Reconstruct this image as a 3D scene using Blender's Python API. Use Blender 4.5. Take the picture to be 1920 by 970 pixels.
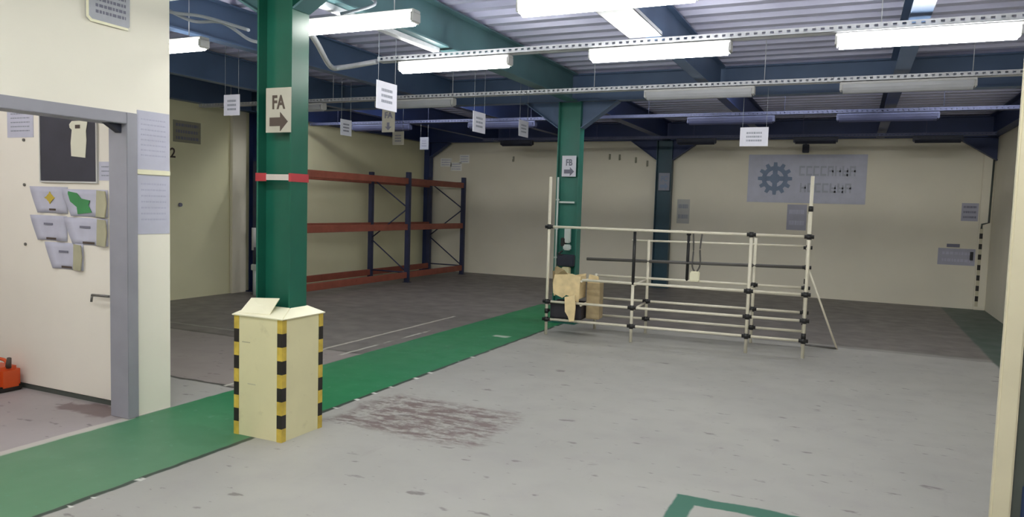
import bpy, bmesh, math, random
from mathutils import Vector, Matrix
random.seed(7)
for o in list(bpy.data.objects): bpy.data.objects.remove(o)
S = bpy.context.scene
COL = S.collection

# ------------------------------------------------------------------ camera, world, exposure
F_PX, YAW, PITCH, ROLL = 1381.077, 0.432409125, 0.0707953198, 0.0300083414
cam = bpy.data.cameras.new('camera'); cam.sensor_fit = 'HORIZONTAL'; cam.sensor_width = 36.0
cam.lens = 36.0 * F_PX / 1920.0; cam.clip_end = 100
co = bpy.data.objects.new('camera', cam); COL.objects.link(co)
fw = Vector((-math.sin(YAW)*math.cos(PITCH), math.cos(YAW)*math.cos(PITCH), -math.sin(PITCH)))
rt = Vector((math.cos(YAW), math.sin(YAW), 0)); up = rt.cross(fw)
r2 = math.cos(ROLL)*rt + math.sin(ROLL)*up; u2 = -math.sin(ROLL)*rt + math.cos(ROLL)*up
co.matrix_world = Matrix.Translation((0, 0, 1.6)) @ Matrix((r2, u2, -fw)).transposed().to_4x4()
S.camera = co
S.view_settings.view_transform = 'Standard'; S.view_settings.look = 'None'
S.view_settings.gamma = 1; S.view_settings.use_curve_mapping = False
S.view_settings.exposure = 1.15
W = bpy.data.worlds.new('world'); S.world = W; W.use_nodes = True
W.node_tree.nodes['Background'].inputs[0].default_value = (0.5, 0.55, 0.65, 1)
W.node_tree.nodes['Background'].inputs[1].default_value = 0.02
TUBE = 13.0        # brightness of the lit fluorescent fittings

# ------------------------------------------------------------------ materials
def s2l(c): return tuple(((v/255)/12.92 if v/255 <= .04045 else ((v/255+.055)/1.055)**2.4) for v in c)
def mat(name, rgb, rough=.6, metal=0., var=.06, scale=6., bump=0., spec=.5, dirt=None):
    m = bpy.data.materials.new(name); m.use_nodes = True
    nt = m.node_tree; b = nt.nodes['Principled BSDF']
    c = s2l(rgb)
    tc = nt.nodes.new('ShaderNodeTexCoord')
    n = nt.nodes.new('ShaderNodeTexNoise'); n.inputs['Scale'].default_value = scale; n.inputs['Detail'].default_value = 5
    nt.links.new(tc.outputs['Object'], n.inputs['Vector'])
    r = nt.nodes.new('ShaderNodeValToRGB')
    r.color_ramp.elements[0].position = .3; r.color_ramp.elements[1].position = .7
    r.color_ramp.elements[0].color = (*[v*(1-var) for v in c], 1)
    r.color_ramp.elements[1].color = (*[min(1, v*(1+var)) for v in c], 1)
    nt.links.new(n.outputs['Fac'], r.inputs['Fac'])
    out = r.outputs['Color']
    if dirt:
        n2 = nt.nodes.new('ShaderNodeTexNoise'); n2.inputs['Scale'].default_value = scale*2.3; n2.inputs['Detail'].default_value = 8
        nt.links.new(tc.outputs['Object'], n2.inputs['Vector'])
        r3 = nt.nodes.new('ShaderNodeValToRGB'); r3.color_ramp.elements[0].position = .62; r3.color_ramp.elements[1].position = .75
        r3.color_ramp.elements[0].color = (0, 0, 0, 1); r3.color_ramp.elements[1].color = (.6, .6, .6, 1)
        nt.links.new(n2.outputs['Fac'], r3.inputs['Fac'])
        mx = nt.nodes.new('ShaderNodeMixRGB'); mx.inputs[2].default_value = (*s2l(dirt), 1)
        nt.links.new(r3.outputs['Color'], mx.inputs[0]); nt.links.new(out, mx.inputs[1]); out = mx.outputs[0]
    nt.links.new(out, b.inputs['Base Color'])
    b.inputs['Roughness'].default_value = rough; b.inputs['Metallic'].default_value = metal
    b.inputs['Specular IOR Level'].default_value = spec
    if bump:
        bp = nt.nodes.new('ShaderNodeBump'); bp.inputs['Strength'].default_value = bump; bp.inputs['Distance'].default_value = .01
        nt.links.new(n.outputs['Fac'], bp.inputs['Height']); nt.links.new(bp.outputs['Normal'], b.inputs['Normal'])
    return m
def emis(name, rgb, st):
    m = bpy.data.materials.new(name); m.use_nodes = True
    b = m.node_tree.nodes['Principled BSDF']; c = s2l(rgb)
    b.inputs['Base Color'].default_value = (*c, 1)
    b.inputs['Emission Color'].default_value = (*c, 1); b.inputs['Emission Strength'].default_value = st
    return m
M = dict(
    wall=mat('cream_wall_paint', (232, 226, 208), .75, var=.05, scale=.8, bump=.05),
    wall_l=mat('left_wall_paint', (228, 225, 190), .8, var=.06, scale=.8, bump=.05),
    office=mat('office_wall_paint', (238, 233, 221), .6, var=.03, scale=1.2),
    leaf=mat('office_inner_panel', (238, 232, 222), .6, var=.03, scale=1.2),
    frame=mat('lilac_grey_frame', (150, 149, 160), .5, var=.05),
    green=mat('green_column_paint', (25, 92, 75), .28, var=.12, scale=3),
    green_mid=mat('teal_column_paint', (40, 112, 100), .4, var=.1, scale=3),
    green_far=mat('shaded_column_paint', (30, 68, 84), .45, var=.15, scale=3),  # column green with the far bay's shadow tint painted in
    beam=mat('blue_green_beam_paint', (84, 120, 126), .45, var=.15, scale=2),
    beam_far=mat('shaded_beam_paint', (40, 56, 102), .5, var=.15, scale=2),  # beam colour with the navy shade of the far bay painted in
    deck=mat('galvanised_deck', (200, 201, 228), .4, .15, var=.12, scale=1.3),
    tray=mat('galvanised_tray', (205, 207, 214), .45, .2, var=.1, scale=10),
    housing=mat('fitting_housing', (200, 200, 200), .5, var=.04),
    lens_off=mat('unlit_diffuser', (176, 178, 186), .4, var=.04),
    dark=mat('dark_steel', (42, 46, 62), .5, .2, var=.15),
    rackblue=mat('rack_blue_paint', (46, 52, 82), .5, var=.15, dirt=(30, 30, 36)),
    orange=mat('rack_orange_paint', (146, 80, 64), .5, var=.15, dirt=(110, 50, 40)),
    guard=mat('guard_cream_paint', (214, 208, 168), .55, var=.04, scale=4, dirt=(190, 184, 146)),
    guardtop=mat('guard_lid_board', (240, 236, 208), .5, var=.03),
    yellow=mat('tape_yellow', (196, 170, 70), .5, var=.2, scale=14),
    black=mat('tape_black', (34, 30, 28), .5, var=.2),
    ivory=mat('ivory_coated_pipe', (224, 218, 200), .35, var=.05),
    joint=mat('black_joint', (30, 30, 32), .45, var=.1),
    darkpipe=mat('dark_grey_pipe', (92, 90, 88), .4, var=.1),
    paper=mat('white_paper', (214, 214, 228), .7, var=.04, scale=9),
    paper2=mat('lilac_paper', (190, 190, 208), .7, var=.06, scale=7),
    print_=mat('grey_print', (120, 120, 138), .7, var=.1),
    ink=mat('dark_print', (78, 66, 60), .7, var=.1),
    board=mat('black_board', (54, 54, 68), .6, var=.15, scale=4),
    cut=mat('pale_cutout_paper', (226, 224, 206), .7, var=.03),
    gold=mat('yellow_print', (196, 172, 66), .7, var=.1),
    leafgreen=mat('green_print', (66, 138, 84), .7, var=.1),
    beigefold=mat('aged_paper_edge', (176, 172, 146), .7, var=.1),
    orangepl=mat('orange_plastic', (214, 84, 34), .4, var=.1),
    red=mat('red_tape', (168, 50, 58), .5, var=.1),
    bandw=mat('worn_white_band', (190, 182, 176), .6, var=.1),
    signgrey=mat('grey_sign_sheet', (176, 178, 188), .6, var=.08, scale=14),
    fadedline=mat('faded_line_print', (174, 178, 192), .7, var=.05),
    brightpaper=mat('bright_paper', (250, 250, 246), .7, var=.03),
    chartprint=mat('faint_chart_print', (176, 176, 198), .7, var=.06),
    lens_shaded=mat('shaded_diffuser', (66, 70, 100), .6, var=.1),  # diffuser darkened in colour to stand in for shade on the third row
    tray_shaded=mat('shaded_tray', (84, 90, 122), .6, .1, var=.1),  # tray colour with shade painted in, for the far rows
    beam_mid=mat('shadow_tint_beam_paint', (84, 106, 140), .45, var=.12, scale=2),  # same beams, bluish shadow tint painted into the middle bay's colour
    banner=mat('grey_lilac_banner', (196, 198, 214), .7, var=.05),
    emblem=mat('slate_blue_print', (126, 142, 168), .7, var=.06),
    faded=mat('faded_grey_print', (142, 146, 160), .7, var=.06),
    steel=mat('grey_handle', (120, 118, 116), .35, .6, var=.05),
    carton=mat('torn_beige_carton', (226, 204, 158), .8, var=.12, scale=12, bump=.3),
    carton2=mat('tan_carton', (168, 150, 116), .8, var=.15, scale=12, bump=.3),
    crate=mat('dark_crate_plastic', (40, 38, 48), .5, var=.15),
    plastic=mat('pale_plastic', (196, 206, 204), .45, var=.05),
    doordark=mat('dark_green_grey_door', (74, 80, 76), .5, var=.08),
    doorblue=mat('blue_kick_panel', (28, 48, 84), .5, var=.08),
    postcream=mat('cream_post_paint', (205, 198, 172), .6, var=.04),
    string=mat('string', (150, 156, 166), .7, var=.05),
    lit=emis('lit_diffuser', (252, 252, 246), TUBE),
)
def floor_material():
    m = bpy.data.materials.new('painted_concrete_floor'); m.use_nodes = True
    nt = m.node_tree; N = nt.nodes; L = nt.links; b = N['Principled BSDF']
    tc = N.new('ShaderNodeTexCoord'); sp = N.new('ShaderNodeSeparateXYZ')
    L.new(tc.outputs['Object'], sp.inputs[0])
    def setin(s, v):
        if isinstance(v, (int, float)): s.default_value = v
        else: L.new(v, s)
    def mth(op, a, b_=0., clamp=False):
        n = N.new('ShaderNodeMath'); n.operation = op; n.use_clamp = clamp
        setin(n.inputs[0], a); setin(n.inputs[1], b_); return n.outputs[0]
    def noise(scale, detail=4, stretch=(1, 1, 1), off=0., rough=.5):
        mp = N.new('ShaderNodeMapping'); mp.inputs['Scale'].default_value = stretch; mp.inputs['Location'].default_value = (off, off, 0)
        L.new(tc.outputs['Object'], mp.inputs[0])
        n = N.new('ShaderNodeTexNoise'); n.inputs['Scale'].default_value = scale; n.inputs['Detail'].default_value = detail
        n.inputs['Roughness'].default_value = rough
        L.new(mp.outputs[0], n.inputs['Vector']); return n.outputs['Fac']
    wob = mth('MULTIPLY', mth('SUBTRACT', noise(5, 6), .5), .09)
    X = mth('ADD', sp.outputs[0], mth('MULTIPLY', wob, .5)); Y = mth('ADD', sp.outputs[1], wob)
    def step(v, e, w=.01):     # 0 below e, 1 above
        return mth('MULTIPLY', mth('SUBTRACT', v, e - w/2), 1/w, True)
    def box(x0, x1, y0, y1, w=.012, XX=None, YY=None):
        XX = XX or X; YY = YY or Y
        a = mth('MULTIPLY', step(XX, x0, w), mth('SUBTRACT', 1., step(XX, x1, w)))
        c = mth('MULTIPLY', step(YY, y0, w), mth('SUBTRACT', 1., step(YY, y1, w)))
        return mth('MULTIPLY', a, c)
    def ramp(v, lo, hi): return mth('MULTIPLY', mth('SUBTRACT', v, lo), 1/(hi-lo), True)
    def mix(f, a, c):
        n = N.new('ShaderNodeMixRGB'); setin(n.inputs[0], f)
        for s, v in ((n.inputs[1], a), (n.inputs[2], c)):
            if isinstance(v, tuple): s.default_value = (*s2l(v), 1)
            else: L.new(v, s)
        return n.outputs[0]
    big = noise(.55, 3); mid = noise(3.5, 6)
    light = mix(ramp(big, .35, .65), (166, 165, 160), (155, 154, 150))
    light = mix(mth('MULTIPLY', ramp(mid, .5, .75), .35), light, (150, 145, 146))
    darkc = mix(ramp(mid, .3, .7), (124, 118, 115), (106, 102, 100))
    z1 = mth('MAXIMUM', mth('MULTIPLY', step(X, -4.05), mth('SUBTRACT', 1., step(Y, 9.85, .25))),
             mth('MULTIPLY', mth('SUBTRACT', 1., step(Y, 4.6, .05)), mth('SUBTRACT', 1., step(X, -4.05))))
    c = mix(z1, darkc, light)
    c = mix(mth('MULTIPLY', box(-9.45, -4.63, 4.6, 6.3, .03), .9), c, (150, 142, 139))
    c = mix(mth('MULTIPLY', box(-9, -4.63, -3, 3.73), .55), c, (160, 146, 152))
    # scuffs and specks
    sc = mth('MULTIPLY', ramp(noise(6.5, 4, (.7, 1.5, 1), 3.1), .655, .71), .75)
    sc2 = mth('MULTIPLY', ramp(noise(15, 3, (.6, 1.4, 1), 8.), .68, .74), .7)
    sc3 = mth('MULTIPLY', ramp(noise(3.2, 8, (1.5, .35, 1), 5., .7), .61, .72), .35)
    # hard worn spots in front of the pipe rack
    c = mix(sc, c, (104, 98, 98)); c = mix(sc2, c, (92, 86, 86)); c = mix(sc3, c, (138, 130, 130))
    # seams
    for y in (9.78, 9.95): c = mix(mth('MULTIPLY', box(-3.5, 2.2, y-.014, y+.014, .02), .7), c, (96, 92, 92))
    c = mix(mth('MULTIPLY', box(-9.4, -4.66, 4.585, 4.63, .02), .9), c, (58, 60, 58))
    c = mix(mth('MULTIPLY', box(-9.4, -4.66, 6.3, 6.36, .02), .6), c, (74, 70, 68))
    c = mix(mth('MULTIPLY', box(-9.4, -5.9, 6.6, 6.64, .02), .6), c, (170, 168, 160))
    c = mix(box(-5.14, -5.10, 5.3, 9.2), c, (190, 186, 176))
    c = mix(mth('MULTIPLY', box(-4.80, -4.76, 4.6, 8.2), mth('MULTIPLY', ramp(mid, .45, .55), .8)), c, (200, 200, 190))
    # worn brown patch
    px, py = mth('ADD', sp.outputs[0], mth('MULTIPLY', wob, 3.)), mth('ADD', sp.outputs[1], mth('MULTIPLY', wob, 3.))
    st = ramp(noise(6, 7, (.7, 1.8, 1), 1.7, .7), .46, .54)
    st2 = ramp(noise(16, 4, (1, 1, 1), 4.7), .47, .56)
    pm = mth('MULTIPLY', box(-3.42, -2.2, 4.22, 5.12, .12, px, py), mth('MULTIPLY', mth('MAXIMUM', st, mth('MULTIPLY', st2, .45)), .9))
    c = mix(pm, c, (112, 98, 97))
    c = mix(mth('MULTIPLY', box(-5.35, -4.8, 3.48, 3.66, .04, px, py), .8), c, (104, 84, 86))
    # green walkway
    gw = mix(ramp(big, .3, .7), (22, 124, 74), (34, 118, 80))
    gw = mix(mth('MULTIPLY', mth('SUBTRACT', 1., step(Y, 3.7, 1.6)), .40), gw, (128, 146, 124))
    gw = mix(mth('MULTIPLY', ramp(noise(14, 6, (1, 1, 1), 2.), .64, .70), .6), gw, (90, 140, 112))
    c = mix(box(-3.60, -3.555, -3, 11.2), c, (52, 66, 58))
    c = mix(mth('MULTIPLY', box(-3.59, -3.54, -3, 11.2), ramp(noise(5, 3, (.5, 1.6, 1), 6.), .60, .63)), c, (206, 208, 202))
    c = mix(box(-4.62, -3.595, -3, 11.2), c, gw)
    c = mix(mth('MULTIPLY', box(-4.68, -4.60, -3, 3.6), .7), c, (196, 192, 184))
    c = mix(mth('MULTIPLY', box(-3.95, -3.75, 8.05, 8.16, .04), .9), c, (176, 190, 178))
    # dark green strip at the right wall
    c = mix(mth('MULTIPLY', box(1.52, 2.3, 4, 15.5, .03), .9), c, (62, 84, 78))
    # painted square frame
    sq = mth('SUBTRACT', box(-.82, .45, 2.9, 4.12, .012), box(-.70, .33, 3.02, 4.0, .012))
    c = mix(mth('MAXIMUM', sq, 0.), c, (62, 108, 92))
    L.new(c, b.inputs['Base Color'])
    r = mth('ADD', .36, mth('MULTIPLY', mid, .25)); L.new(r, b.inputs['Roughness'])
    bp = N.new('ShaderNodeBump'); bp.inputs['Strength'].default_value = .12; bp.inputs['Distance'].default_value = .01
    L.new(mid, bp.inputs['Height']); L.new(bp.outputs[0], b.inputs['Normal'])
    return m
M['floor'] = floor_material()

# ------------------------------------------------------------------ mesh helpers
class MB:
    def __init__(s): s.bm = bmesh.new(); s.mats = []; s.cur = 0
    def use(s, m):
        if m not in s.mats: s.mats.append(m)
        s.cur = s.mats.index(m); return s
    def _f(s, faces):
        for f in faces: f.material_index = s.cur
    def box(s, x0, x1, y0, y1, z0, z1, bev=0.):
        g = bmesh.ops.create_cube(s.bm, size=1.)
        for v in g['verts']:
            v.co = Vector(((x0+x1)/2 + v.co.x*(x1-x0), (y0+y1)/2 + v.co.y*(y1-y0), (z0+z1)/2 + v.co.z*(z1-z0)))
        fs = set(f for v in g['verts'] for f in v.link_faces); s._f(fs)
        if bev:
            es = set(e for f in fs for e in f.edges)
            r = bmesh.ops.bevel(s.bm, geom=list(es), offset=bev, segments=2, affect='EDGES'); s._f(r['faces'])
        return s
    def tube(s, a, b, r, seg=10, r2=None):
        a = Vector(a); b = Vector(b); d = b-a; q = d.to_track_quat('Z', 'Y')
        g = bmesh.ops.create_cone(s.bm, cap_ends=True, segments=seg, radius1=r, radius2=r if r2 is None else r2, depth=d.length)
        for v in g['verts']: v.co = q @ v.co + (a+b)/2
        fs = set(f for v in g['verts'] for f in v.link_faces); s._f(fs)
        for f in fs:
            if len(f.verts) == 4: f.smooth = True
        return s
    def path(s, pts, r, seg=8):
        pts = [Vector(p) for p in pts]; rings = []
        for i, p in enumerate(pts):
            t = (pts[min(i+1, len(pts)-1)] - pts[max(i-1, 0)]).normalized()
            q = t.to_track_quat('Z', 'Y')
            rings.append([s.bm.verts.new(p + q @ Vector((r*math.cos(k*2*math.pi/seg), r*math.sin(k*2*math.pi/seg), 0))) for k in range(seg)])
        for a, b in zip(rings, rings[1:]):
            for k in range(seg):
                f = s.bm.faces.new((a[k], a[(k+1) % seg], b[(k+1) % seg], b[k])); f.smooth = True; s._f([f])
        s._f([s.bm.faces.new(rings[0][::-1]), s.bm.faces.new(rings[-1])]); return s
    def prism(s, poly, axis, a0, a1):
        """poly: 2-D outline in the two other axes, extruded along axis from a0 to a1"""
        def P(u, v, a): return {'x': (a, u, v), 'y': (u, a, v), 'z': (u, v, a)}[axis]
        A = [s.bm.verts.new(P(u, v, a0)) for u, v in poly]; B = [s.bm.verts.new(P(u, v, a1)) for u, v in poly]
        n = len(poly); fs = [s.bm.faces.new(A), s.bm.faces.new(B[::-1])]
        for i in range(n): fs.append(s.bm.faces.new((A[i], B[i], B[(i+1) % n], A[(i+1) % n])))
        s._f(fs); return s
    def plate(s, pts, t=.004):
        """thin solid sheet through the four or more points"""
        pts = [Vector(p) for p in pts]; n = (pts[1]-pts[0]).cross(pts[-1]-pts[0]).normalized()*t
        A = [s.bm.verts.new(p) for p in pts]; B = [s.bm.verts.new(p+n) for p in pts]; k = len(pts)
        fs = [s.bm.faces.new(A), s.bm.faces.new(B[::-1])]
        for i in range(k): fs.append(s.bm.faces.new((A[i], B[i], B[(i+1) % k], A[(i+1) % k])))
        s._f(fs); return s
    def build(s, name, m=None, parent=None, loc=(0, 0, 0)):
        bmesh.ops.recalc_face_normals(s.bm, faces=s.bm.faces)
        me = bpy.data.meshes.new(name); s.bm.to_mesh(me); s.bm.free()
        for k in (s.mats if s.mats else [m]): me.materials.append(k if not isinstance(k, str) else M[k])
        o = bpy.data.objects.new(name, me); COL.objects.link(o); o.location = loc
        if parent: o.parent = parent
        return o
def tag(o, label, cat, group=None, kind=None):
    o['label'] = label; o['category'] = cat
    if group: o['group'] = group
    if kind: o['kind'] = kind
    return o
def struct(o): o['kind'] = 'structure'; return o
def empty(name, loc, label=None, cat=None, group=None, rz=0.):
    o = bpy.data.objects.new(name, None); o.empty_display_size = .1; COL.objects.link(o); o.location = loc
    o.rotation_euler.z = rz
    if label: tag(o, label, cat, group)
    return o
def copy_tree(o, parent=None):
    kids = [c for c in o.children]
    c = o.copy(); COL.objects.link(c)
    if parent: c.parent = parent
    for k in kids: copy_tree(k, c)
    return c
def text_mesh(txt, size, m, name, parent, mtx, bold=.02, ext=.001):
    cu = bpy.data.curves.new('t', 'FONT'); cu.body = txt; cu.size = size; cu.extrude = ext; cu.offset = bold*size
    cu.align_x = 'CENTER'; cu.align_y = 'CENTER'
    o = bpy.data.objects.new('t', cu); COL.objects.link(o)
    bpy.context.view_layer.update()
    me = bpy.data.meshes.new_from_object(o.evaluated_get(bpy.context.evaluated_depsgraph_get()))
    bpy.data.objects.remove(o); me.transform(mtx); me.materials.clear(); me.materials.append(M[m])
    r = bpy.data.objects.new(name, me); COL.objects.link(r); r.parent = parent; return r
FRONT = Matrix.Rotation(math.pi/2, 4, 'X')                      # text reads on a face looking to -Y
def scribble(mb, w, h, rows, y, rnd, fill=.7, lh=.5, cx=0., cz=0.):
    """rows of little illegible strokes on a sheet in the XZ plane at depth y"""
    for i in range(rows):
        z = cz + h/2 - (i+.5)*h/rows; x = -w/2 * fill
        while x < w/2*fill:
            l = rnd.uniform(.04, .12)*w
            mb.box(cx+x, cx+min(x+l, w/2*fill), y-.0012, y, z-lh*h/rows/2, z+lh*h/rows/2); x += l + .03*w
    return mb

# ------------------------------------------------------------------ room shell
XL, XR, YB, YN, ZD = -9.45, 2.2, 15.42, -2.6, 3.44
struct(MB().box(XL-.2, 4.2, YN-.2, YB+.2, -.12, 0).build('floor', 'floor'))
mb = MB()                                                       # trapezoidal roof deck, ribs along X
p = .285; prof = []
y = YN
while y < YB:
    prof += [(y, ZD), (y+.10, ZD), (y+.13, ZD+.06), (y+.255, ZD+.06)]; y += p
prof = [(a, b) for a, b in prof if a <= YB+.05]
mb.prism(prof + [(prof[-1][0], ZD+.12), (YN, ZD+.12)], 'x', XL-.1, 4.2)
struct(mb.build('ceiling', 'deck'))
struct(MB().box(XL-.15, XL, YN, YB, 0, ZD).build('wall_left', 'wall_l'))
struct(MB().box(XL-.15, 4.2, YB, YB+.15, 0, ZD).build('wall_back', 'wall'))
struct(MB().box(XR, XR+.15, 5.2, YB, 0, ZD).build('wall_right', 'wall'))
struct(MB().box(XL-.15, 4.2, YN-.15, YN, 0, ZD).build('wall_near', 'wall'))
struct(MB().box(4.0, 4.15, YN, 5.2, 0, ZD).build('wall_side', 'wall'))
# office in the left foreground
WX = -4.63
wo = MB()
wo.box(WX-.15, WX, YN, 1.9, 0, ZD); wo.box(WX-.15, WX, 1.9, 3.62, 2.16, ZD); wo.box(WX-.15, WX, 3.62, 3.92, 0, ZD)
struct(wo.build('wall_office', 'office'))
struct(MB().box(-7.6, WX-.15, 3.74, 3.90, 0, ZD).build('wall_office_inner', 'leaf'))
struct(MB().box(-7.75, -7.6, YN, 3.9, 0, ZD).build('wall_office_far', 'office'))
fr = MB()
fr.box(WX-.17, WX+.02, 3.55, 3.635, 0, 2.17, .004); fr.box(WX-.17, WX+.02, 1.9, 3.55, 2.09, 2.17, .004); fr.box(WX-.17, WX+.02, 1.83, 1.9, 0, 2.17, .004)
struct(fr.build('trim_1', 'frame'))
struct(MB().box(-7.6, WX-.17, 3.725, 3.74, 0, .035).build('baseboard_office', 'doordark'))
struct(MB().box(XL, XL+.06, 9.18, 9.50, 0, 3.05, .01).build('trim_2', 'wall'))
struct(MB().box(2.02, XR, YB-.06, YB, 0, 3.05, .01).build('trim_3', 'wall'))
# door leaf in the inner office wall with its lever
dr = struct(MB().box(-6.35, -4.90, 3.722, 3.74, .04, 2.3, .003).build('door_1', 'leaf'))
h = MB(); h.box(-4.985, -4.945, 3.712, 3.722, .79, .90, .003); h.tube((-4.965, 3.722, .845), (-4.965, 3.66, .845), .009)
h.tube((-4.965, 3.665, .845), (-5.15, 3.665, .842), .010); h.tube((-5.15, 3.665, .845), (-5.16, 3.665, .79), .009)
h.build('handle', 'steel', dr)
for z in (2.01, 1.655, 1.18): MB().tube((-6.02, 3.724, z), (-6.02, 3.712, z), .012).build('screw', 'steel', dr)
# near right post with a dark door beside it
struct(MB().box(.528, .592, 3.22, 3.26, 0, ZD, .006).build('trim_4', 'postcream'))
dd = struct(MB().box(.597, 1.50, 3.24, 3.28, .01, ZD).build('door_2', 'doordark'))
MB().box(.625, 1.46, 3.232, 3.24, .05, .62, .003).build('kick_panel', 'doorblue', dd)

# ------------------------------------------------------------------ steel frame
def i_col(name, x, y, h0, m, label, hz, hl, sides=(-1, 1), w=.325):
    e = empty(name, (x, y, 0), label, 'column', 'steel columns')
    d, t = .165, .014
    mb = MB(); mb.box(-w/2, -w/2+t, -d/2, d/2, 0, h0); mb.box(w/2-t, w/2, -d/2, d/2, 0, h0); mb.box(-w/2+t, w/2-t, -.006, .006, 0, h0)
    mb.build('shaft', m[0], e)
    MB().box(-.2, .2, -.14, .14, 0, .015).build('base_plate', m[0], e)
    for sx in sides:
        b = MB(); x0 = sx*w/2
        b.prism([(x0, hz), (x0 + sx*hl, h0), (x0, h0)], 'y', -.008, .008)
        # sloping flange of the haunch
        dx, dz = hl, h0-hz; L = math.hypot(dx, dz); nx, nz = dz/L*.014, -dx/L*.014
        b.prism([(x0, hz), (x0+sx*hl, h0), (x0+sx*(hl+nx), h0+nz), (x0+sx*nx, hz+nz)], 'y', -d/2, d/2)
        b.build('haunch', m[1], e)
    return e
CX = -3.585
G, B, BF = 'green', 'beam', 'beam_far'
FX = CX+.022
i_col('steel_column', FX, 3.93, 3.05, (G, B), 'green steel column rising out of the cream box, with FA sign', 2.86, .34, w=.30)
i_col('steel_column', CX-.02, 9.63, 3.05, ('green_mid', 'beam_mid'), 'green steel column with FB sign standing behind the pipe rack', 2.70, .50)
i_col('steel_column', CX-.04, 15.28, 3.05, ('green_far', BF), 'farthest middle green column against the back wall', 2.66, .55)
i_col('steel_column', XL+.03, 15.28, 3.05, (BF, BF), 'dark column in the far left corner behind the orange shelving', 2.72, .5, (1,))
i_col('steel_column', XL+.18, 9.68, 3.05, (BF, BF), 'dark column at the left wall, mostly behind the FA column', 2.72, .5, (1,))
hb = MB(); hb.prism([(XR, 2.66), (XR, 3.05), (XR-.60, 3.05)], 'y', 15.26, 15.275); hb.prism([(XR, 2.66), (XR-.60, 3.05), (XR-.61, 3.036), (XR, 2.643)], 'y', 15.19, 15.345)
tag(hb.build('haunch_bracket', BF), 'dark triangular bracket under the beam at the far right corner', 'bracket')

def i_beam(axis, c, a0, a1, z0, z1, w, m, label, group):
    mb = MB(); t = .016
    for (u0, u1, v0, v1) in ((-w/2, w/2, z0, z0+t), (-w/2, w/2, z1-t, z1), (-.006, .006, z0+t, z1-t)):
        if axis == 'x': mb.box(a0, a1, c+u0, c+u1, v0, v1)
        else: mb.box(c+u0, c+u1, a0, a1, v0, v1)
    return tag(mb.build('roof_beam', m), label, 'beam', group)
gA, gB = 'cross beams over the columns', 'long beams under the deck'
i_beam('x', 3.93, XL, 4.0, 3.055, 3.42, .17, B, 'near cross beam above the FA column', gA)
i_beam('x', 9.65, XL, XR, 3.055, 3.42, .17, 'beam_mid', 'cross beam carried by the FB column', gA)
i_beam('x', 15.28, XL, XR, 3.055, 3.42, .17, BF, 'cross beam along the top of the back wall', gA)
bays = [(YN, 3.84, B, 'near bay'), (4.02, 9.56, B, 'middle bay'), (9.74, 15.19, BF, 'far bay')]
for k, (y0, y1, m, wh) in enumerate(bays):
    for x, wd, where in ((XL+.1, .16, 'along the left wall top'), (-7.45, .12, 'second from the left wall'), (-5.5, .12, 'left of the middle columns'),
                         (CX, .165, 'in line with the middle columns'), (-1.62, .12, 'right of the middle columns'), (.35, .14, 'second from the right wall')) + (((XR-.09, .16, 'along the right wall top'),) if k else ()):
        if k == 0 and x < -4: continue
        i_beam('y', x, y0, y1, 3.055, 3.42, wd, m if (k != 1 or x == CX) else 'beam_mid', 'roof beam %s, %s' % (where, wh), gB)

# ------------------------------------------------------------------ cable trays and light fittings
def tray(y, x0, x1, z, label, tm='tray'):
    e = empty('cable_tray', (x0, y, z), label, 'cable tray', 'perforated cable trays')
    L = x1-x0; mb = MB()
    mb.box(0, L, -.05, .05, 0, .003)
    for sy in (-.05, .047):
        mb.box(0, L, sy, sy+.003, 0, .016); mb.box(0, L, sy, sy+.003, .036, .048)
        x = 0
        while x < L: mb.box(x, min(x+.034, L), sy, sy+.003, .016, .036); x += .06
    mb.build('channel', tm, e)
    x = .6
    while x < L:
        MB().tube((x, 0, .003), (x, 0, ZD+.06-z), .004, 6).build('hanger_rod', tm, e); x += 1.9
    return e
tray(6.10, -4.3, 1.9, 2.965, 'nearest perforated tray, above the lit row of fittings')
tray(8.33, XL+.3, 1.98, 2.965, 'second perforated tray, above unlit fittings near the FB column')
tray(10.85, XL+.3, 1.98, 2.965, 'third perforated tray, behind the FB column', 'tray_shaded')
tray(14.0, -7.2, 1.98, 2.965, 'farthest perforated tray, near the back wall', 'tray_shaded')
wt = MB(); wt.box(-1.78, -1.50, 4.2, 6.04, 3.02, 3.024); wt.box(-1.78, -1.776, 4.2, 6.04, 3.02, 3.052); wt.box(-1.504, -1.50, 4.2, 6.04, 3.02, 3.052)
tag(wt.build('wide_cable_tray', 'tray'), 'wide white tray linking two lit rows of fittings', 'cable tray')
wt = MB(); wt.box(-3.66, -3.585, 4.1, 6.03, 3.012, 3.052, .004)  # white strip stands in for light caught on the beam's bottom flange
tag(wt.build('flange_highlight', 'tray'), 'slim white strip standing in for light caught under the long beam beside the FA column', 'highlight')
def fitting(L, lit, off='lens_off', hm='housing'):
    e = empty('light_fitting', (0, 0, 0))
    mb = MB(); mb.box(-L/2, L/2, -.05, .05, .055, .085, .006); mb.build('housing', hm, e)
    ln = MB(); n = 8; prof = []
    for k in range(n+1):
        a = math.pi*k/n; prof.append((.068*math.cos(a), .056 - .085*math.sin(a)))
    ln.prism(prof, 'x', -L/2+.03, L/2-.03)
    ln.build('diffuser', 'lit' if lit else off, e)
    for s in (-1, 1): MB().box(s*L/2-.03 if s > 0 else -L/2, s*L/2 if s > 0 else -L/2+.03, -.06, .06, -.01, .07, .012).build('end_cap', hm, e)
    return e
FL = fitting(1.18, True); FU = fitting(1.2, False); FS = fitting(.72, False, 'dark', 'dark'); FD = fitting(1.2, False, 'lens_shaded', 'tray_shaded')  # FS is coloured dark all over to show fittings seen backlit
fl_used = {}
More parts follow.
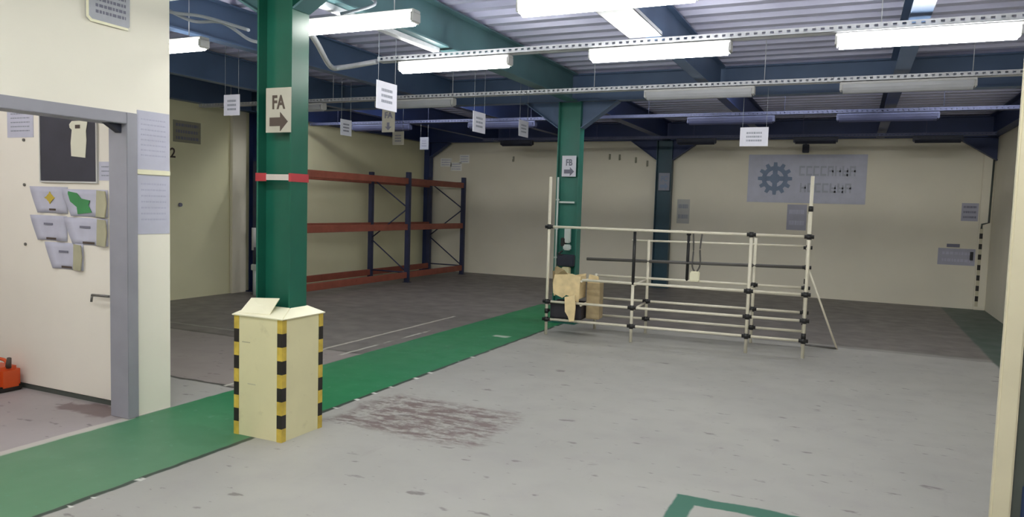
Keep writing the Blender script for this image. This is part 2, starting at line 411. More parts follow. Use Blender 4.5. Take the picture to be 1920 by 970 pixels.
def place(src, x, y, z, label, group, hang=True):
    key = src.name
    if key in fl_used: e = copy_tree(src)
    else: e = src; fl_used[key] = 1
    e.location = (x, y, z); tag(e, label, 'light fitting', group)
    if hang and not any(k.name.startswith('drop_rod') for k in e.children):
        for s in (-.4, .4): MB().tube((s, 0, .085), (s, 0, ZD+.06-z), .004, 6).build('drop_rod', 'tray', e)
    return e
ZF = 2.875
gl, gu = 'lit fluorescent fittings', 'unlit fluorescent fittings'
base_lit = list(FL.children)
place(FL, -2.31+.85, 6.10, ZF, 'lit fitting in the middle of the lower lit row', gl, False).location.x = -1.545
place(FL, -3.475, 6.10, ZF, 'lit fitting in the lower row, right of the FA column', gl, False)
place(FL, .385, 6.12, ZF, 'rightmost lit fitting, reaching the right edge', gl, False)
FL2 = fitting(1.18, True)
place(FL2, -3.46, 4.50, ZF, 'lit fitting touching the top of the FA column on its right', gl)
place(FL2, -1.50, 4.52, ZF, 'lit fitting cut by the top edge of the picture, at centre', gl)
place(FL2, -5.69, 4.68, ZF, 'lit fitting seen between the office wall and the FA column', gl)
place(FL2, .40, 4.52, ZF, 'lit fitting just above the top right of the picture', gl)
for x in (-3.3, -1.4, .4):  # unseen rows added overhead to light the foreground from the front
    for y, w in ((2.3, 'one row overhead'), (.4, 'two rows overhead'), (-1.4, 'three rows overhead')):
        place(FL2, x, y, ZF, 'added unseen lit fitting near the camera, %s, %s' % (w, {-3.3: 'left', -1.4: 'middle', .4: 'right'}[x]), gl)
place(FL2, -6.0, 2.2, ZF, 'added unseen lit fitting inside the office, farther one', gl)  # both office fittings are added out of view to light the inner wall
place(FL2, -6.0, .6, ZF, 'added unseen lit fitting inside the office, nearer one', gl)
FB3 = fitting(1.18, True)  # row added out of view to brighten the far bay and back wall
for x, w in ((-8.2, 'above the orange shelving'), (-6.4, 'second from the left'), (-4.6, 'just left of the FB column'), (-2.6, 'just right of the FB column'), (-.7, 'second from the right'), (1.2, 'nearest the right wall')):
    place(FB3, x, 10.02, 3.25, 'added fill fitting hidden high behind the FB cross beam, ' + w, gl)
for i, (x, y, lb) in enumerate(((-1.64, 8.33, 'unlit fitting on the second tray, right of the FB column'), (.39, 8.33, 'unlit fitting on the second tray, nearest the right wall'),
                  (-5.32, 8.33, 'unlit fitting on the second tray, left of the FB column'), (-7.4, 8.33, 'unlit fitting on the second tray, just right of the FA column'),
                  (-1.67, 10.85, 'unlit fitting on the third tray, right of the FB column'), (.31, 10.85, 'unlit fitting on the third tray, nearest the right wall'),
                  (-5.26, 10.85, 'unlit fitting on the third tray, left of the FB column'), (-7.6, 10.85, 'unlit fitting on the third tray, above the orange shelving'))):
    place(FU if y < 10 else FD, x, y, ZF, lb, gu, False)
for x, lb in ((-6.43, 'small dark fitting near the back wall, left of the FB column'), (-2.75, 'small dark fitting near the back wall, right of the farthest column'),
              (-.69, 'small dark fitting near the back wall, above the banner'), (1.17, 'small dark fitting near the back wall, toward the right corner')):
    place(FS, x, 14.0, ZF, lb, gu, False)

# ------------------------------------------------------------------ cables
def spline(pts, n=8):
    P = [Vector(p) for p in pts]; P = [P[0]] + P + [P[-1]]; out = []
    for i in range(1, len(P)-2):
        for k in range(n):
            t = k/n; a, b_, c, d = P[i-1], P[i], P[i+1], P[i+2]
            out.append(.5*((2*b_) + (c-a)*t + (2*a-5*b_+4*c-d)*t*t + (-a+3*b_-3*c+d)*t**3))
    return out + [P[-2]]
tag(MB().path(spline([(-3.95, 4.6, 2.96), (-4.25, 5.1, 2.94), (-4.75, 5.9, 2.92), (-4.75, 6.08, 2.94), (-4.34, 6.10, 2.98)]), .026).build('cable_duct', 'tray'),
    'grey flexible duct curving from the FA column to the nearest tray', 'cable')
for k, (pts, lb) in enumerate(((((-5.0, 3.98, 3.1), (-4.75, 4.0, 2.98), (-4.45, 4.05, 2.93), (-4.2, 4.1, 2.86), (-4.0, 4.06, 2.80)), 'grey cable sagging toward the FA column, upper one'),
                               (((-4.9, 4.05, 3.05), (-4.6, 4.1, 2.92), (-4.35, 4.15, 2.90), (-4.15, 4.2, 2.78), (-3.95, 4.1, 2.72)), 'grey cable sagging toward the FA column, lower one'))):
    tag(MB().path(spline(pts), .012).build('cable', 'string'), lb, 'cable', 'cables beside the FA column')
tag(MB().path(spline([(-3.75, 4.9, 3.42), (-3.5, 4.7, 3.2), (-3.3, 4.6, 3.06), (-3.55, 4.52, 2.99)]), .012).build('cable', 'string'), 'grey cable dropping to the lit fitting beside the FA column', 'cable')

# ------------------------------------------------------------------ cream column guard box
gx0, gx1, gy0, gy1, gz = -3.745, -3.335, 3.69, 4.09, .815
e = empty('column_guard', ((gx0+gx1)/2, (gy0+gy1)/2, 0), 'cream box with yellow and black tape on its corners, around the FA column', 'column guard')
ox, oy = (gx0+gx1)/2, (gy0+gy1)/2; hw, hd = (gx1-gx0)/2, (gy1-gy0)/2; t = .012
mb = MB(); mb.box(-hw, hw, -hd, -hd+t, 0, gz); mb.box(-hw, hw, hd-t, hd, 0, gz); mb.box(-hw, -hw+t, -hd+t, hd-t, 0, gz); mb.box(hw-t, hw, -hd+t, hd-t, 0, gz)
mb.use('guard'); mb.build('body', 'guard', e)
iw0, iw1, idn, idp = FX-.15-ox-.005, FX+.15-ox+.005, 3.845-oy, 4.015-oy
ld = MB(); o_, i_ = [(-hw-.012, -hd-.012), (hw+.012, -hd-.012), (hw+.012, hd+.012), (-hw-.012, hd+.012)], [(iw0, idn), (iw1, idn), (iw1, idp), (iw0, idp)]
for k in range(4):
    a, b_ = o_[k], o_[(k+1) % 4]; c, d = i_[(k+1) % 4], i_[k]; za = gz; zb = gz+.05
    ld.plate([(a[0], a[1], za), (b_[0], b_[1], za), (c[0], c[1], zb), (d[0], d[1], zb)], .008)
ld.build('lid', 'guardtop', e)
MB().plate([(-hw+.03, -hd+.01, gz+.012), (.07, -hd+.03, gz+.02), (.06, -hd+.135, gz+.115), (-hw+.02, -hd+.13, gz+.10)], .006).build('loose_flap', 'guardtop', e)
for cx_, cy_ in ((-1, -1), (1, -1), (1, 1)):
    tp = MB(); n = 9; seg = gz/n; w = .038; tt = .004
    for k in range(n):
        tp.use('yellow' if k % 2 == 0 else 'black')
        xa, xb = sorted((cx_*(hw+tt), cx_*(hw-w))); ya, yb = sorted((cy_*(hd+tt), cy_*hd)); tp.box(xa, xb, ya, yb, k*seg, (k+1)*seg)
        xa, xb = sorted((cx_*(hw+tt), cx_*hw)); ya, yb = sorted((cy_*hd, cy_*(hd-w))); tp.box(xa, xb, ya, yb, k*seg, (k+1)*seg)
    tp.build('hazard_tape', None, e)
for z, x in ((.64, -.10), (.36, -.05)): MB().box(x-.04, x+.03, -hd-.0012, -hd, z-.004, z+.002).build('scuff_mark', 'beigefold', e)
# tape band and sign on the FA column
e = empty('tape_band', (FX, 3.93, 1.72), 'red and white tape band around the FA column', 'tape')
MB().use('red').box(-.155, -.06, -.0885, -.0835, 0, .055).box(.150, .155, -.0885, .0885, 0, .055).box(.135, .150, -.0885, -.0835, 0, .055).box(-.155, -.150, -.0835, .0885, 0, .055).use('bandw').box(-.06, .135, -.0885, -.0845, .008, .047).build('tape', None, e)
def col_sign(x, y, z0, w, hh, txt, label, mp, mi):
    e = empty('column_sign', (x, y, z0), label, 'sign', 'signs on the columns')
    MB().box(-w/2, w/2, 0, .004, 0, hh).build('plate', mp, e)
    text_mesh(txt, hh*.42, mi, 'lettering', e, Matrix.Translation((0, -.001, hh*.66)) @ Matrix.Diagonal((.78, 1, 1, 1)) @ FRONT, .03)
    a = hh; MB().prism([(-w*.34, a*.24-.028*a/.29), (w*.08, a*.24-.028*a/.29), (w*.08, a*.24-.062*a/.29), (w*.38, a*.24), (w*.08, a*.24+.062*a/.29), (w*.08, a*.24+.028*a/.29), (-w*.34, a*.24+.028*a/.29)], 'y', -.003, 0).build('arrow', mi, e)
    return e
M['signplate'] = mat('aged_sign_plate', (176, 172, 160), .6, var=.05)
col_sign(CX+.068, 3.838, 2.045, .215, .295, 'FA', 'sign reading FA with an arrow on the nearest green column', 'signplate', 'ink')
col_sign(CX, 9.54, 2.03, .205, .285, 'FB', 'white sign reading FB with an arrow on the column behind the rack', 'paper', 'print_')
col_sign(CX-.02, 15.19, 2.02, .23, .36, 'FC', 'faded sign on the farthest column at the back wall', 'faded', 'emblem')

# ------------------------------------------------------------------ things on the office walls
rnd = random.Random(3)
def wsheet(name, y0, y1, z0, z1, m, label, rows=6, group=None, mi='chartprint'):        # sheet on the office side wall, facing +X
    e = empty(name, (WX, (y0+y1)/2, z0), label, 'paper', group, math.pi/2)
    w, hh = y1-y0, z1-z0
    scribble(MB().use(m).box(-w/2, w/2, -.003, 0, 0, hh).use(mi), w*.85, hh*.7, rows, -.003, rnd, .9, .28, 0, hh*.55).build('sheet', None, e); return e
wsheet('wall_chart', 3.645, 3.915, 1.785, 2.20, 'paper2', 'upper pale chart on the office wall corner', 8)
wsheet('wall_chart', 3.645, 3.915, 1.32, 1.745, 'paper2', 'lower pale chart on the office wall corner', 7)
tag(MB().box(WX, WX+.012, 3.62, 3.915, 1.75, 1.78).build('chart_rail', 'guardtop'), 'thin cream strip between the two pale charts', 'rail')
e = empty('hanging_sign', (WX+.005, 3.42, 2.735), 'pale sign with grey print high on the office wall', 'sign', None, math.pi/2)
scribble(MB().use('signgrey').prism([(-.155, .02), (-.13, 0), (.14, -.002), (.16, .02), (.165, .28), (-.10, .30), (-.155, .20)], 'y', -.012, 0).use('print_'), .26, .2, 5, -.012, rnd, .85, .5, .02, .15).build('plate', None, e)
MB().use('guardtop').prism([(-.16, .02), (-.13, -.006), (.145, -.008), (.145, .008), (-.12, .012), (-.142, .03), (-.142, .19), (-.09, .29), (-.10, .305), (-.16, .20)], 'y', -.016, -.012).build('bright_edge', None, e)
tag(MB().prism([(3.44, 2.09), (3.545, 2.09), (3.545, 2.03)], 'x', -4.72, -4.66).build('corner_bracket', 'dark'), 'small dark bracket in the corner of the office doorway', 'bracket')
PY = 3.722
e = empty('notice_board', (-5.478, PY, 1.69), 'black notice board on the inner office door', 'notice board')
MB().box(-.325, .325, -.012, 0, 0, .54, .003).build('panel', 'board', e)
MB().box(-.335, .335, -.016, 0, -.012, 0).box(-.335, -.325, -.016, 0, 0, .54).box(.325, .335, -.016, 0, 0, .54).build('edging', 'housing', e)
e = empty('paper_cutout', (-5.345, PY-.013, 1.88), 'pale notched paper pinned on the black notice board', 'paper')
MB().prism([(-.085, .0), (.075, -.012), (.09, .12), (.085, .19), (.10, .24), (.10, .265), (-.075, .265), (-.105, .24), (-.10, .215), (-.075, .20), (-.09, .10)], 'y', -.003, 0).build('sheet', 'cut', e)
MB().box(-.035, .02, -.005, -.003, .208, .235).build('clip', 'ink', e)
def psheet(x0, x1, z0, z1, m, label, rows=5, name='paper_notice', mi='faded'):
    e = empty(name, ((x0+x1)/2, PY, z0), label, 'paper', 'papers on the inner office door'); w, hh = x1-x0, z1-z0
    scribble(MB().use(m).box(-w/2, w/2, -.003, 0, 0, hh).use(mi), w*.8, hh*.7, rows, -.003, rnd, .9, .25, 0, hh*.5).build('sheet', None, e); return e
psheet(-6.23, -5.90, 2.03, 2.27, 'paper2', 'lilac paper left of the black notice board')
psheet(-5.135, -4.93, 1.70, 1.84, 'paper2', 'lilac paper at the lower right of the notice board', 3)
def curled(x0, z1, w, hh, deco, label, edge):
    """sheet in a bent pocket: leaning left side, curled tan right edge"""
    e = empty('document_pocket', (x0, PY, z1-hh), label, 'paper', 'curled sheets below the notice board')
    mb = MB(); n = 7; rows = 5
    vs = []
    for j in range(rows+1):
        tz = j/rows
        row = []
        for i in range(n+1):
            tx = i/n; lean = (1-tz)**1.2*.22*w*(1-tx)
            x = tx*w + lean; d = .004 + .022*math.sin(math.pi*min(1, max(0, (tx-.6)/.4)))*.7 + .02*(tx < .15)*(1-tx/.15)
            row.append(mb.bm.verts.new((x, -d, tz*hh)))
        vs.append(row)
    for j in range(rows):
        for i in range(n): mb.bm.faces.new((vs[j][i], vs[j][i+1], vs[j+1][i+1], vs[j+1][i])).smooth = True
    o = mb.build('sheet', 'paper2', e); so = o.modifiers.new('s', 'SOLIDIFY'); so.thickness = .002
    if edge: MB().prism([(w*.80, .004), (w*.99, .0), (w*1.03, hh*.5), (w*1.0, hh-.01), (w*.82, hh-.004)], 'y', -.030, -.022).build('curled_edge', 'beigefold', e)
    if deco == 'gold':
        pts = []
        for k in range(16):
            a = k*math.pi/8; r = .055 if k % 4 in (0,) else .034
            pts.append((w*.52+r*1.2*math.cos(a), hh*.58+r*.9*math.sin(a)))
        MB().prism(pts, 'y', -.010, -.0075).build('yellow_flower', 'gold', e)
        MB().box(w*.5, w*.68, -.010, -.0075, hh*.10, hh*.17).build('caption', 'ink', e)
    elif deco == 'green':
        MB().prism([(w*.10, hh*.62), (w*.12, hh*.92), (w*.32, hh*.86), (w*.42, hh*.66), (w*.62, hh*.60), (w*.58, hh*.42), (w*.66, hh*.16), (w*.34, hh*.08), (w*.32, hh*.34), (w*.2, hh*.5)], 'y', -.012, -.0085).build('green_figure', 'leafgreen', e)
    else:
        MB().box(w*.35, w*.6, -.010, -.0075, hh*.62, hh*.70).build('caption', 'print_', e)
        MB().box(w*.42, w*.7, -.010, -.0075, hh*.04, hh*.12).build('foot_caption', 'ink', e)
curled(-5.925, 1.645, .43, .205, 'gold', 'curled sheet with a yellow flower print below the notice board', False)
curled(-5.54, 1.630, .50, .205, 'green', 'curled sheet with a green print below the notice board', True)
curled(-5.925, 1.42, .42, .195, '', 'plain curled sheet under the yellow flower sheet', False)
curled(-5.52, 1.415, .48, .205, '', 'plain curled sheet under the green print sheet', True)
curled(-5.75, 1.215, .43, .205, '', 'lowest curled sheet, alone in the bottom row', True)
# orange can on the office floor
e = empty('fuel_can', (-6.17, 3.60, 0), 'orange plastic can on the floor against the inner office door', 'can')
MB().box(-.13, .13, -.09, .09, .0, .20, .03).build('body', 'orangepl', e)
MB().box(-.132, .132, -.092, .092, 0, .045, .01).build('base', 'black', e)
MB().path(spline([(-.08, 0, .19), (-.06, 0, .24), (.02, 0, .25), (.07, 0, .235), (.09, 0, .19)]), .014).build('handle', 'orangepl', e)
MB().tube((.095, 0, .19), (.11, 0, .27), .022, 12, .016).build('spout', 'ink', e)

# ------------------------------------------------------------------ left wall signs and bits
def lsign(y0, y1, z0, z1, m, label, name='wall_sign', rows=3, txt=None, mi='print_'):
    e = empty(name, (XL, (y0+y1)/2, z0), label, 'sign', None, math.pi/2); w, hh = y1-y0, z1-z0
    pl = MB().use(m).box(-w/2, w/2, -.006, 0, 0, hh)
    if not txt: scribble(pl.use(mi), w*.9, hh*.9, rows, -.006, rnd, .9, .45, 0, hh*.5)
    pl.build('plate', None, e)
    if txt: text_mesh(txt, hh*.9, mi, 'lettering', e, Matrix.Translation((0, -.008, hh*.52)) @ FRONT, .02)
M['tan'] = mat('tan_sign', (150, 148, 130), .7, var=.05)
lsign(8.06, 8.58, 2.43, 2.76, 'tan', 'grey lined sign high on the left wall', rows=3)
lsign(7.9, 8.2, 2.13, 2.36, 'wall_l', 'number 2 sign under the lined sign on the left wall', txt='2', mi='ink')
tag(MB().tube((XL, 8.18, 1.47), (XL+.03, 8.18, 1.47), .03).build('wall_button', 'print_'), 'small round fitting low under the signs on the left wall', 'fitting')
e = empty('wall_conduit', (-8.92, 9.22, 0), 'grey pipe with a box at the left wall beside the FA column', 'conduit')
MB().tube((0, 0, 0), (0, 0, .42), .035).build('lower_pipe', 'plastic', e); MB().box(-.05, .05, -.05, .05, .42, .52, .01).build('coupling', 'plastic', e)
MB().tube((0, 0, .52), (0, 0, .8), .025).build('middle_pipe', 'dark', e); MB().tube((-.03, .0, .75), (-.03, 0, 1.12), .035).build('upper_pipe', 'housing', e)

# ------------------------------------------------------------------ orange and blue pallet shelving
e = empty('pallet_shelving', (-8.6, 12.3, 0), 'empty shelving with orange beams and dark blue uprights along the left wall', 'shelving')
xf, xb = .45, -.45; ys = (14.9-12.3, 12.6-12.3, 9.38-12.3)
for y in ys:
    for x in (xf, xb):
        MB().box(x-.045, x+.045, y-.04, y+.04, 0, 2.22, .004).build('upright', 'rackblue', e)
        MB().box(x-.07, x+.07, y-.06, y+.06, 0, .008).build('foot_plate', 'rackblue', e)
    br = MB(); z = .25; s = 1
    for z0, z1 in ((.2, .2), (.2, .85), (.85, 1.5), (1.5, 2.1), (2.1, 2.1)):
        a, b_ = (xf, xb) if s > 0 else (xb, xf)
        if z0 == z1: a, b_ = xf, xb
        else: s = -s
        br.tube((a, y, z0), (b_, y, z1), .014, 6)
    br.build('bracing', 'rackblue', e)
for z in (.09, 1.06, 1.98):
    for y0, y1 in ((ys[1]+.04, ys[0]-.04), (ys[2]+.04, ys[1]-.04)):
        for x in (xf, xb):
            MB().box(x-.03, x+.03, y0, y1, z, z+.12, .006).build('beam', 'orange', e)

# ------------------------------------------------------------------ ivory pipe rack
P0 = Vector((-3.45, 8.56, 0)); ang = math.atan2(.22, 3.01)
e = empty('pipe_rack', P0, 'frame of ivory pipes with black joints standing across the floor', 'pipe rack', None, ang)
D = .75; R = .019
def post(u, v, z0, z1, m='ivory'): MB().tube((u, v, z0), (u, v, z1), R, 12).build('post', m, e)
def rail(a, b_, m='ivory', r=.016): MB().tube(a, b_, r, 12).build('rail', m, e)
def jt(u, v, z, ax='x'):
    mb = MB(); mb.tube((u, v, z-.03), (u, v, z+.03), .026, 12)
    if ax == 'x': mb.tube((u-.05, v, z), (u+.05, v, z), .022, 12)
    else: mb.tube((u, v-.0, z), (u, v+.07, z), .025, 12)
    mb.build('joint', 'joint', e)
post(0, 0, .0, 1.98); post(1.08, 0, 0, .70); post(1.08, 0, .70, 1.34, 'joint'); post(2.41, 0, 0, 1.35); post(3.02, 0, 0, 2.03)
for u in (.44, 1.12, 2.43, 3.03): post(u, D, .0, {.44: .74, 1.12: 1.22, 2.43: 1.30, 3.03: 1.62}[u])
post(1.62, D, .72, 1.33, 'joint')
for z in (1.36,):
    rail((.0, 0, z), (3.02, 0, z))
rail((.45, 0, .715), (3.02, 0, .715)); rail((.0, 0, .42), (3.02, 0, .42)); rail((0, 0, .195), (3.02, 0, .195))
rail((.9, D, 1.205), (3.03, D, 1.225), r=.013); rail((.3, D, .93), (3.03, D, .97), 'darkpipe', .02)
rail((.44, D, .72), (3.03, D, .72)); rail((.44, D, .42), (3.03, D, .42)); rail((.44, D, .19), (3.03, D, .19))
for u in (.44, 1.10, 2.42, 3.02):
    for z in (.70, .40):
        rail((u, 0, z), (u, D, z), r=.014)
rail((0, 0, .18), (.44, D, .18), r=.014); rail((3.02, 0, .18), (3.02, D, .18), r=.014); rail((3.02, 0, 1.2), (3.02, D, 1.2), r=.014)
for u, v, zs in ((0, 0, (.195, .30, .42, 1.36)), (1.08, 0, (.195, .42)), (2.41, 0, (.195, .42, .715, 1.36)), (3.02, 0, (.195, .25, .42, .715, 1.36, 1.67)),
                 (.44, D, (.19, .42)), (1.12, D, (.19, .42)), (2.43, D, (.19, .42, .72)), (3.03, D, (.3, .42, .72, .80, .97, 1.21))):
    for z in zs: jt(u, v, z, 'z' if z in (.30, .25, 1.67, .3, .80) else 'x')
MB().tube((1.62, D, 1.30), (1.62, D, 1.36), .028, 12).build('joint', 'joint', e)
rail((3.03, D, 1.0), (3.42, .80, .0), 'ivory', .012); rail((3.03, D, .03), (3.42, .80, .012), 'darkpipe', .012)
# hanging cable with a connector box on the rack
e2 = empty('hanging_cable', P0 + Matrix.Rotation(ang, 3, 'Z') @ Vector((1.72, D-.04, .72)), 'grey looped cable with a pale box hanging in the middle of the pipe rack', 'cable', None, ang)
MB().path(spline([(-.04, 0, .62), (-.03, .01, .40), (-.035, 0, .2), (0, 0, .12)]), .010).path(spline([(.07, 0, .62), (.05, .01, .42), (.06, 0, .22), (.02, 0, .12)]), .010).build('cord', 'darkpipe', e2)
MB().box(-.06, .06, -.03, .03, .0, .13, .012).build('connector_box', 'guardtop', e2)
# cartons and crate inside the rack
def at(u, v, z): return P0 + Matrix.Rotation(ang, 3, 'Z') @ Vector((u, v, z))
e3 = empty('dark_crate', at(.23, .22, .205), 'dark plastic crate on the bottom rails of the pipe rack', 'crate', None, ang)
MB().box(-.20, .20, -.16, .16, 0, .015).box(-.20, .20, -.16, -.145, 0, .20).box(-.20, .20, .145, .16, 0, .20).box(-.20, -.185, -.145, .145, 0, .20).box(.185, .20, -.145, .145, 0, .20).build('body', 'crate', e3)
MB().box(-.21, .21, -.17, -.155, .185, .205, .003).box(-.21, .21, .155, .17, .185, .205, .003).build('rim', 'crate', e3)
e4 = empty('torn_carton', at(.235, .20, .47), 'torn beige carton with ragged flaps on top of the dark crate', 'carton', None, ang)
cb = MB()
def ragged(pts, y0, y1): cb.prism(pts, 'y', y0, y1)
ragged([(-.17, .05), (-.05, .0), (.0, .04), (.07, .02), (.16, -.06), (.17, .16), (.18, .28), (.06, .31), (-.02, .30), (-.16, .29), (-.18, .18)], -.15, -.13)
ragged([(-.16, .02), (.17, .0), (.17, .30), (.02, .27), (-.16, .31)], .13, .15)
cb.box(-.17, -.155, -.13, .13, .02, .28); cb.box(.155, .17, -.13, .13, .0, .28); cb.build('body', 'carton', e4)
MB().plate([(-.16, -.13, .28), (.02, -.13, .29), (-.02, -.20, .36), (-.13, -.16, .40), (-.17, -.12, .37)], .006).build('torn_flap', 'carton2', e4)
MB().plate([(-.19, -.10, .05), (-.19, .12, .06), (-.22, .10, .31), (-.21, -.08, .33)], .006).build('side_flap', 'carton2', e4)
e5 = empty('tan_carton', at(.535, .33, .205), 'tan folded carton standing beside the torn beige carton', 'carton', None, ang)
MB().box(-.085, .085, -.10, .10, 0, .46, .006).build('body', 'carton2', e5)
MB().plate([(-.08, -.10, .46), (.08, -.10, .46), (.07, -.13, .55), (-.05, -.12, .57)], .005).build('top_flap', 'carton', e5)
e6 = empty('paper_wrap', at(.325, -.06, .20), 'crumpled cream wrap hanging over the lower rail of the pipe rack', 'wrapping', None, ang)
MB().prism([(-.07, .30), (-.06, .12), (-.02, .06), (.0, .0), (.06, .01), (.07, .17), (.06, .33)], 'y', -.025, .0).build('wrap', 'carton', e6)
# electrical bits on the FB column
e = empty('column_conduit', (CX-.145, 9.53, 0), 'pale vertical conduit on the front of the FB column', 'conduit')
MB().tube((0, 0, .55), (0, 0, 2.02), .014).build('pipe', 'plastic', e)
for z in (.9, 1.3, 1.7): MB().box(-.022, .022, -.012, .02, z, z+.02).build('clip', 'plastic', e)
tag(MB().box(CX-.12, CX+.10, 9.525, 9.54, 1.665, 1.69).build('cross_bar', 'plastic'), 'short pale bar across the FB column below its sign', 'bar')
e = empty('socket_unit', (CX+.02, 9.52, 1.02), 'pale socket unit with dark switch on the FB column', 'socket')
MB().box(-.03, .05, -.05, .02, .10, .32, .012).build('casing', 'plastic', e); MB().box(-.08, -.02, -.05, .02, .05, .17, .01).build('switch', 'joint', e)
MB().box(-.04, .06, -.06, .02, .0, .08, .015).build('plug', 'plastic', e)
e = empty('junction_box', (CX+.02, 9.5, .66), 'dark and cream junction box low on the FB column', 'junction box')
MB().box(-.12, .12, -.04, .04, .14, .30, .01).build('casing', 'dark', e); MB().box(-.04, .07, -.06, .02, -.02, .13, .01).build('cover', 'guard', e)
MB().path(spline([(-.05, -.03, .29), (-.09, -.05, .31), (-.07, -.04, .33), (-.05, -.02, .35)]), .012).build('lead', 'joint', e)

# ------------------------------------------------------------------ hanging paper tags
def htag(x, y, z, w, hh, ztop, label, side=False, m='paper', mi='faded', arrow=None):
    """z = centre; strings go up to ztop"""
    e = empty('hanging_tag', (x, y, z-hh/2), label, 'sign', 'paper tags hanging from the ceiling', math.pi/2 if side else 0.)
    cd = MB().use(m).box(-w/2, w/2, -.003, .003, 0, hh)
    if not arrow: scribble(cd.use(mi), w*.6, hh*.6, 3, -.003, rnd, .9, .5, 0, hh*.5)
    cd.build('card', None, e)
    if arrow:
        text_mesh(arrow, hh*.36, mi, 'lettering', e, Matrix.Translation((0, -.005, hh*.72)) @ FRONT, .03)
        MB().prism([(-.02, hh*.42), (-.02, hh*.24), (-.05, hh*.24), (0, hh*.08), (.05, hh*.24), (.02, hh*.24), (.02, hh*.42)], 'y', -.005, -.003).build('arrow', mi, e)
    for s in (-.42, .42): MB().tube((s*w, 0, hh), (s*w, 0, ztop-z+hh/2), .0022, 5).build('string', 'string', e)
    return e
htag(-3.70, 5.35, 2.51, .30, .235, 3.05, 'bright tag hanging closest to the FA column on its right', True)
htag(-3.95, 7.55, 2.545, .30, .23, 3.50, 'tag hanging midway between the FA and FB columns', True)
htag(-4.02, 8.95, 2.625, .30, .21, 3.50, 'tag hanging between the midway tag and the FB column', True)
htag(-3.95, 10.25, 2.56, .26, .24, 3.50, 'narrow tag partly beside the top of the FB column', True)
htag(-6.35, 6.20, 2.63, .235, .23, 3.50, 'tag hanging left of the FA column')
htag(-5.90, 7.65, 2.53, .22, .20, 3.50, 'small tag hanging right of the FA sign, above the shelving', True, mi='print_')
htag(-5.52, 8.03, 2.655, .195, .297, 3.50, 'portrait tag with a down arrow below the bright tag', False, 'signplate', 'print_', 'FA')
htag(-6.55, 9.80, 2.61, .21, .21, 3.50, 'small tag below and right of the arrow tag', False, 'signplate', 'print_')
htag(-6.72, 10.85, 2.625, .17, .21, 2.96, 'dim small tag hanging over the far shelving', False, 'faded', 'print_')
htag(-1.04, 8.45, 2.435, .295, .205, 2.96, 'white landscape tag hanging above the right half of the pipe rack')

# ------------------------------------------------------------------ back wall
def bsheet(x0, x1, z0, z1, m, label, rows=3, mi='faded', name='wall_notice'):
    e = empty(name, ((x0+x1)/2, YB, z0), label, 'paper'); w, hh = x1-x0, z1-z0
    scribble(MB().use(m).box(-w/2, w/2, -.004, 0, 0, hh).use(mi), w*.85, hh*.85, rows, -.004, rnd, .9, .4, 0, hh*.5).build('sheet', None, e); return e
bsheet(-9.08, -8.78, 2.50, 2.70, 'brightpaper', 'left sheet of the three pale sheets high on the back wall', mi='paper2')
bsheet(-8.80, -8.50, 2.40, 2.60, 'brightpaper', 'middle, lowest sheet of the three pale sheets on the back wall', mi='paper2')
bsheet(-8.56, -8.30, 2.58, 2.78, 'brightpaper', 'right, highest sheet of the three pale sheets on the back wall', mi='paper2')
M['dimpaper'] = mat('dim_lilac_paper', (176, 176, 192), .7, var=.05)
M['palew'] = mat('pale_wall_sheet', (186, 186, 182), .7, var=.05)
bsheet(-3.36, -3.10, 1.35, 1.85, 'palew', 'pale sheet on the back wall just right of the farthest column', 2, 'faded')
bsheet(-1.20, -.84, 1.30, 1.80, 'dimpaper', 'pale sheet on the back wall below the gear banner', 2, 'banner')
bsheet(1.74, 2.0, 1.58, 1.90, 'dimpaper', 'small notice on the back wall near the right corner, upper one', 3, 'print_')
bsheet(1.42, 2.0, .78, 1.08, 'dimpaper', 'wide notice on the back wall near the right corner, lower one', 2, 'paper2')
tag(MB().box(1.92, 1.97, YB-.02, YB-.004, .88, 1.03).build('dark_clip', 'joint'), 'small dark clip at the right end of the lower notice', 'clip')
tag(MB().box(1.55, 1.75, YB-.02, YB, 1.10, 1.16).build('wall_bracket', 'print_'), 'small grey bracket above the lower notice near the right corner', 'bracket')
# banner with gear emblem and two faded lines
bx0, bx1, bz0, bz1 = -1.97, .17, 1.83, 2.77
e = empty('banner', ((bx0+bx1)/2, YB-.003, bz0), 'grey banner with a toothed gear emblem and two faded text lines on the back wall', 'banner')
w, hh = bx1-bx0, bz1-bz0
MB().box(-w/2, w/2, -.012, 0, 0, hh, .003).build('panel', 'banner', e)
gx, gzc = -1.46-(bx0+bx1)/2, 2.30-bz0
mb = MB(); R1, R0, teeth = .32, .245, 12; outer = []
for k in range(teeth):
    a = 2*math.pi*k/teeth
    for da, r in ((-.16, R0), (-.10, R1), (.10, R1), (.16, R0)): outer.append((gx+r*math.cos(a+da), gzc+r*math.sin(a+da)))
nO = len(outer); ri = .165
inner = [(gx+ri*math.cos(math.atan2(z-gzc, x-gx)), gzc+ri*math.sin(math.atan2(z-gzc, x-gx))) for x, z in outer]
for i in range(nO):
    j = (i+1) % nO; mb.prism([outer[i], outer[j], inner[j], inner[i]], 'y', -.016, -.012)
mb.box(gx-.17, gx+.17, -.016, -.012, gzc-.045, gzc+.045); mb.box(gx-.045, gx+.045, -.016, -.012, gzc-.17, gzc+.17)
mb.prism([(gx+.10*math.cos(k*math.pi/8), gzc+.10*math.sin(k*math.pi/8)) for k in range(16)], 'y', -.0165, -.012)
mb.build('gear_emblem', 'emblem', e)
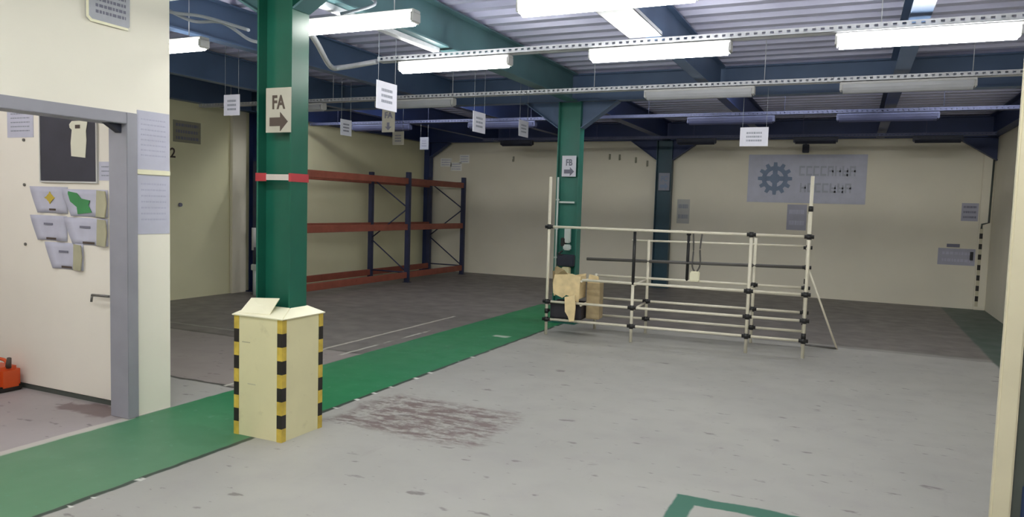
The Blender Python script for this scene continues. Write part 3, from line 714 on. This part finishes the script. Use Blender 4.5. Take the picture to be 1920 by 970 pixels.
def glyphs(mb, x0, x1, z0, z1, n, seed):
    r = random.Random(seed); cw = (x1-x0)/n
    for k in range(n):
        a = x0+k*cw; b_ = a+cw*.82; s = cw*.22; hh_ = z1-z0
        kind = r.choice('ABCDE')
        mb.box(a, a+s, -.015, -.012, z0, z1)
        if kind in 'ACE': mb.box(a+s, b_, -.015, -.012, z1-hh_*.2, z1)
        if kind in 'ABD': mb.box(a+s, b_, -.015, -.012, z0+hh_*.4, z0+hh_*.58)
        if kind in 'BCE': mb.box(a+s, b_, -.015, -.012, z0, z0+hh_*.2)
        if kind in 'ABD': mb.box(b_-s, b_, -.015, -.012, z0, z1-hh_*.2)
    return mb
cxb = (bx0+bx1)/2
glyphs(MB(), -1.02-cxb, .0-cxb, 2.36-bz0, 2.55-bz0, 8, 5).build('upper_faded_line', 'fadedline', e)
glyphs(MB(), -.99-cxb, -.06-cxb, 2.04-bz0, 2.22-bz0, 7, 9).build('lower_faded_line', 'fadedline', e)
# small things near the beam
e = empty('wall_speaker', (-.92, YB-.06, 2.80), 'small dark box hanging from the beam above the gear banner', 'speaker')
MB().box(-.06, .06, -.05, .05, 0, .16, .008).build('case', 'dark', e); MB().box(-.02, .02, -.02, .02, .16, .255).build('stem', 'dark', e)
for x, z, w_, lb in ((-7.15, 2.62, 'a', 'farthest left hook mark on the back wall'), (-5.6, 2.68, 'b', 'hook on the back wall left of the FB column'), (-4.86, 2.67, 'c', 'hook on the back wall right of the FB column, first'),
                 (-4.64, 2.66, 'd', 'hook on the back wall right of the FB column, second'), (-4.28, 2.60, 'e', 'hook on the back wall left of the farthest column, third'), (-4.03, 2.53, 'f', 'hook on the back wall against the farthest column, fourth')):
    e = empty('wall_hook', (x, YB, z), lb, 'hook', 'dark hooks on the back wall')
    MB().box(-.02, .02, -.012, 0, 0, .12, .003).path(spline([(0, -.012, .02), (0, -.05, .0), (0, -.06, .05)]), .008, 6).build('body', 'tan', e)
# right corner conduit and hazard tape
tag(MB().path([(2.17, YB-.075, 2.68), (2.16, YB-.075, 1.56), (2.06, YB-.075, 1.53), (2.055, YB-.075, 1.45)], .016).build('corner_conduit', 'doordark'), 'dark conduit down the back wall at the right corner with a jog', 'conduit')
tp = MB(); n = 15
for k in range(n):
    tp.use('black' if k % 2 else 'postcream'); tp.box(2.035, 2.085, YB-.066, YB-.06, .06+k*1.40/n, .06+(k+1)*1.40/n)
tag(tp.build('hazard_tape', None), 'vertical black and cream hazard tape at the right end of the back wall', 'tape')
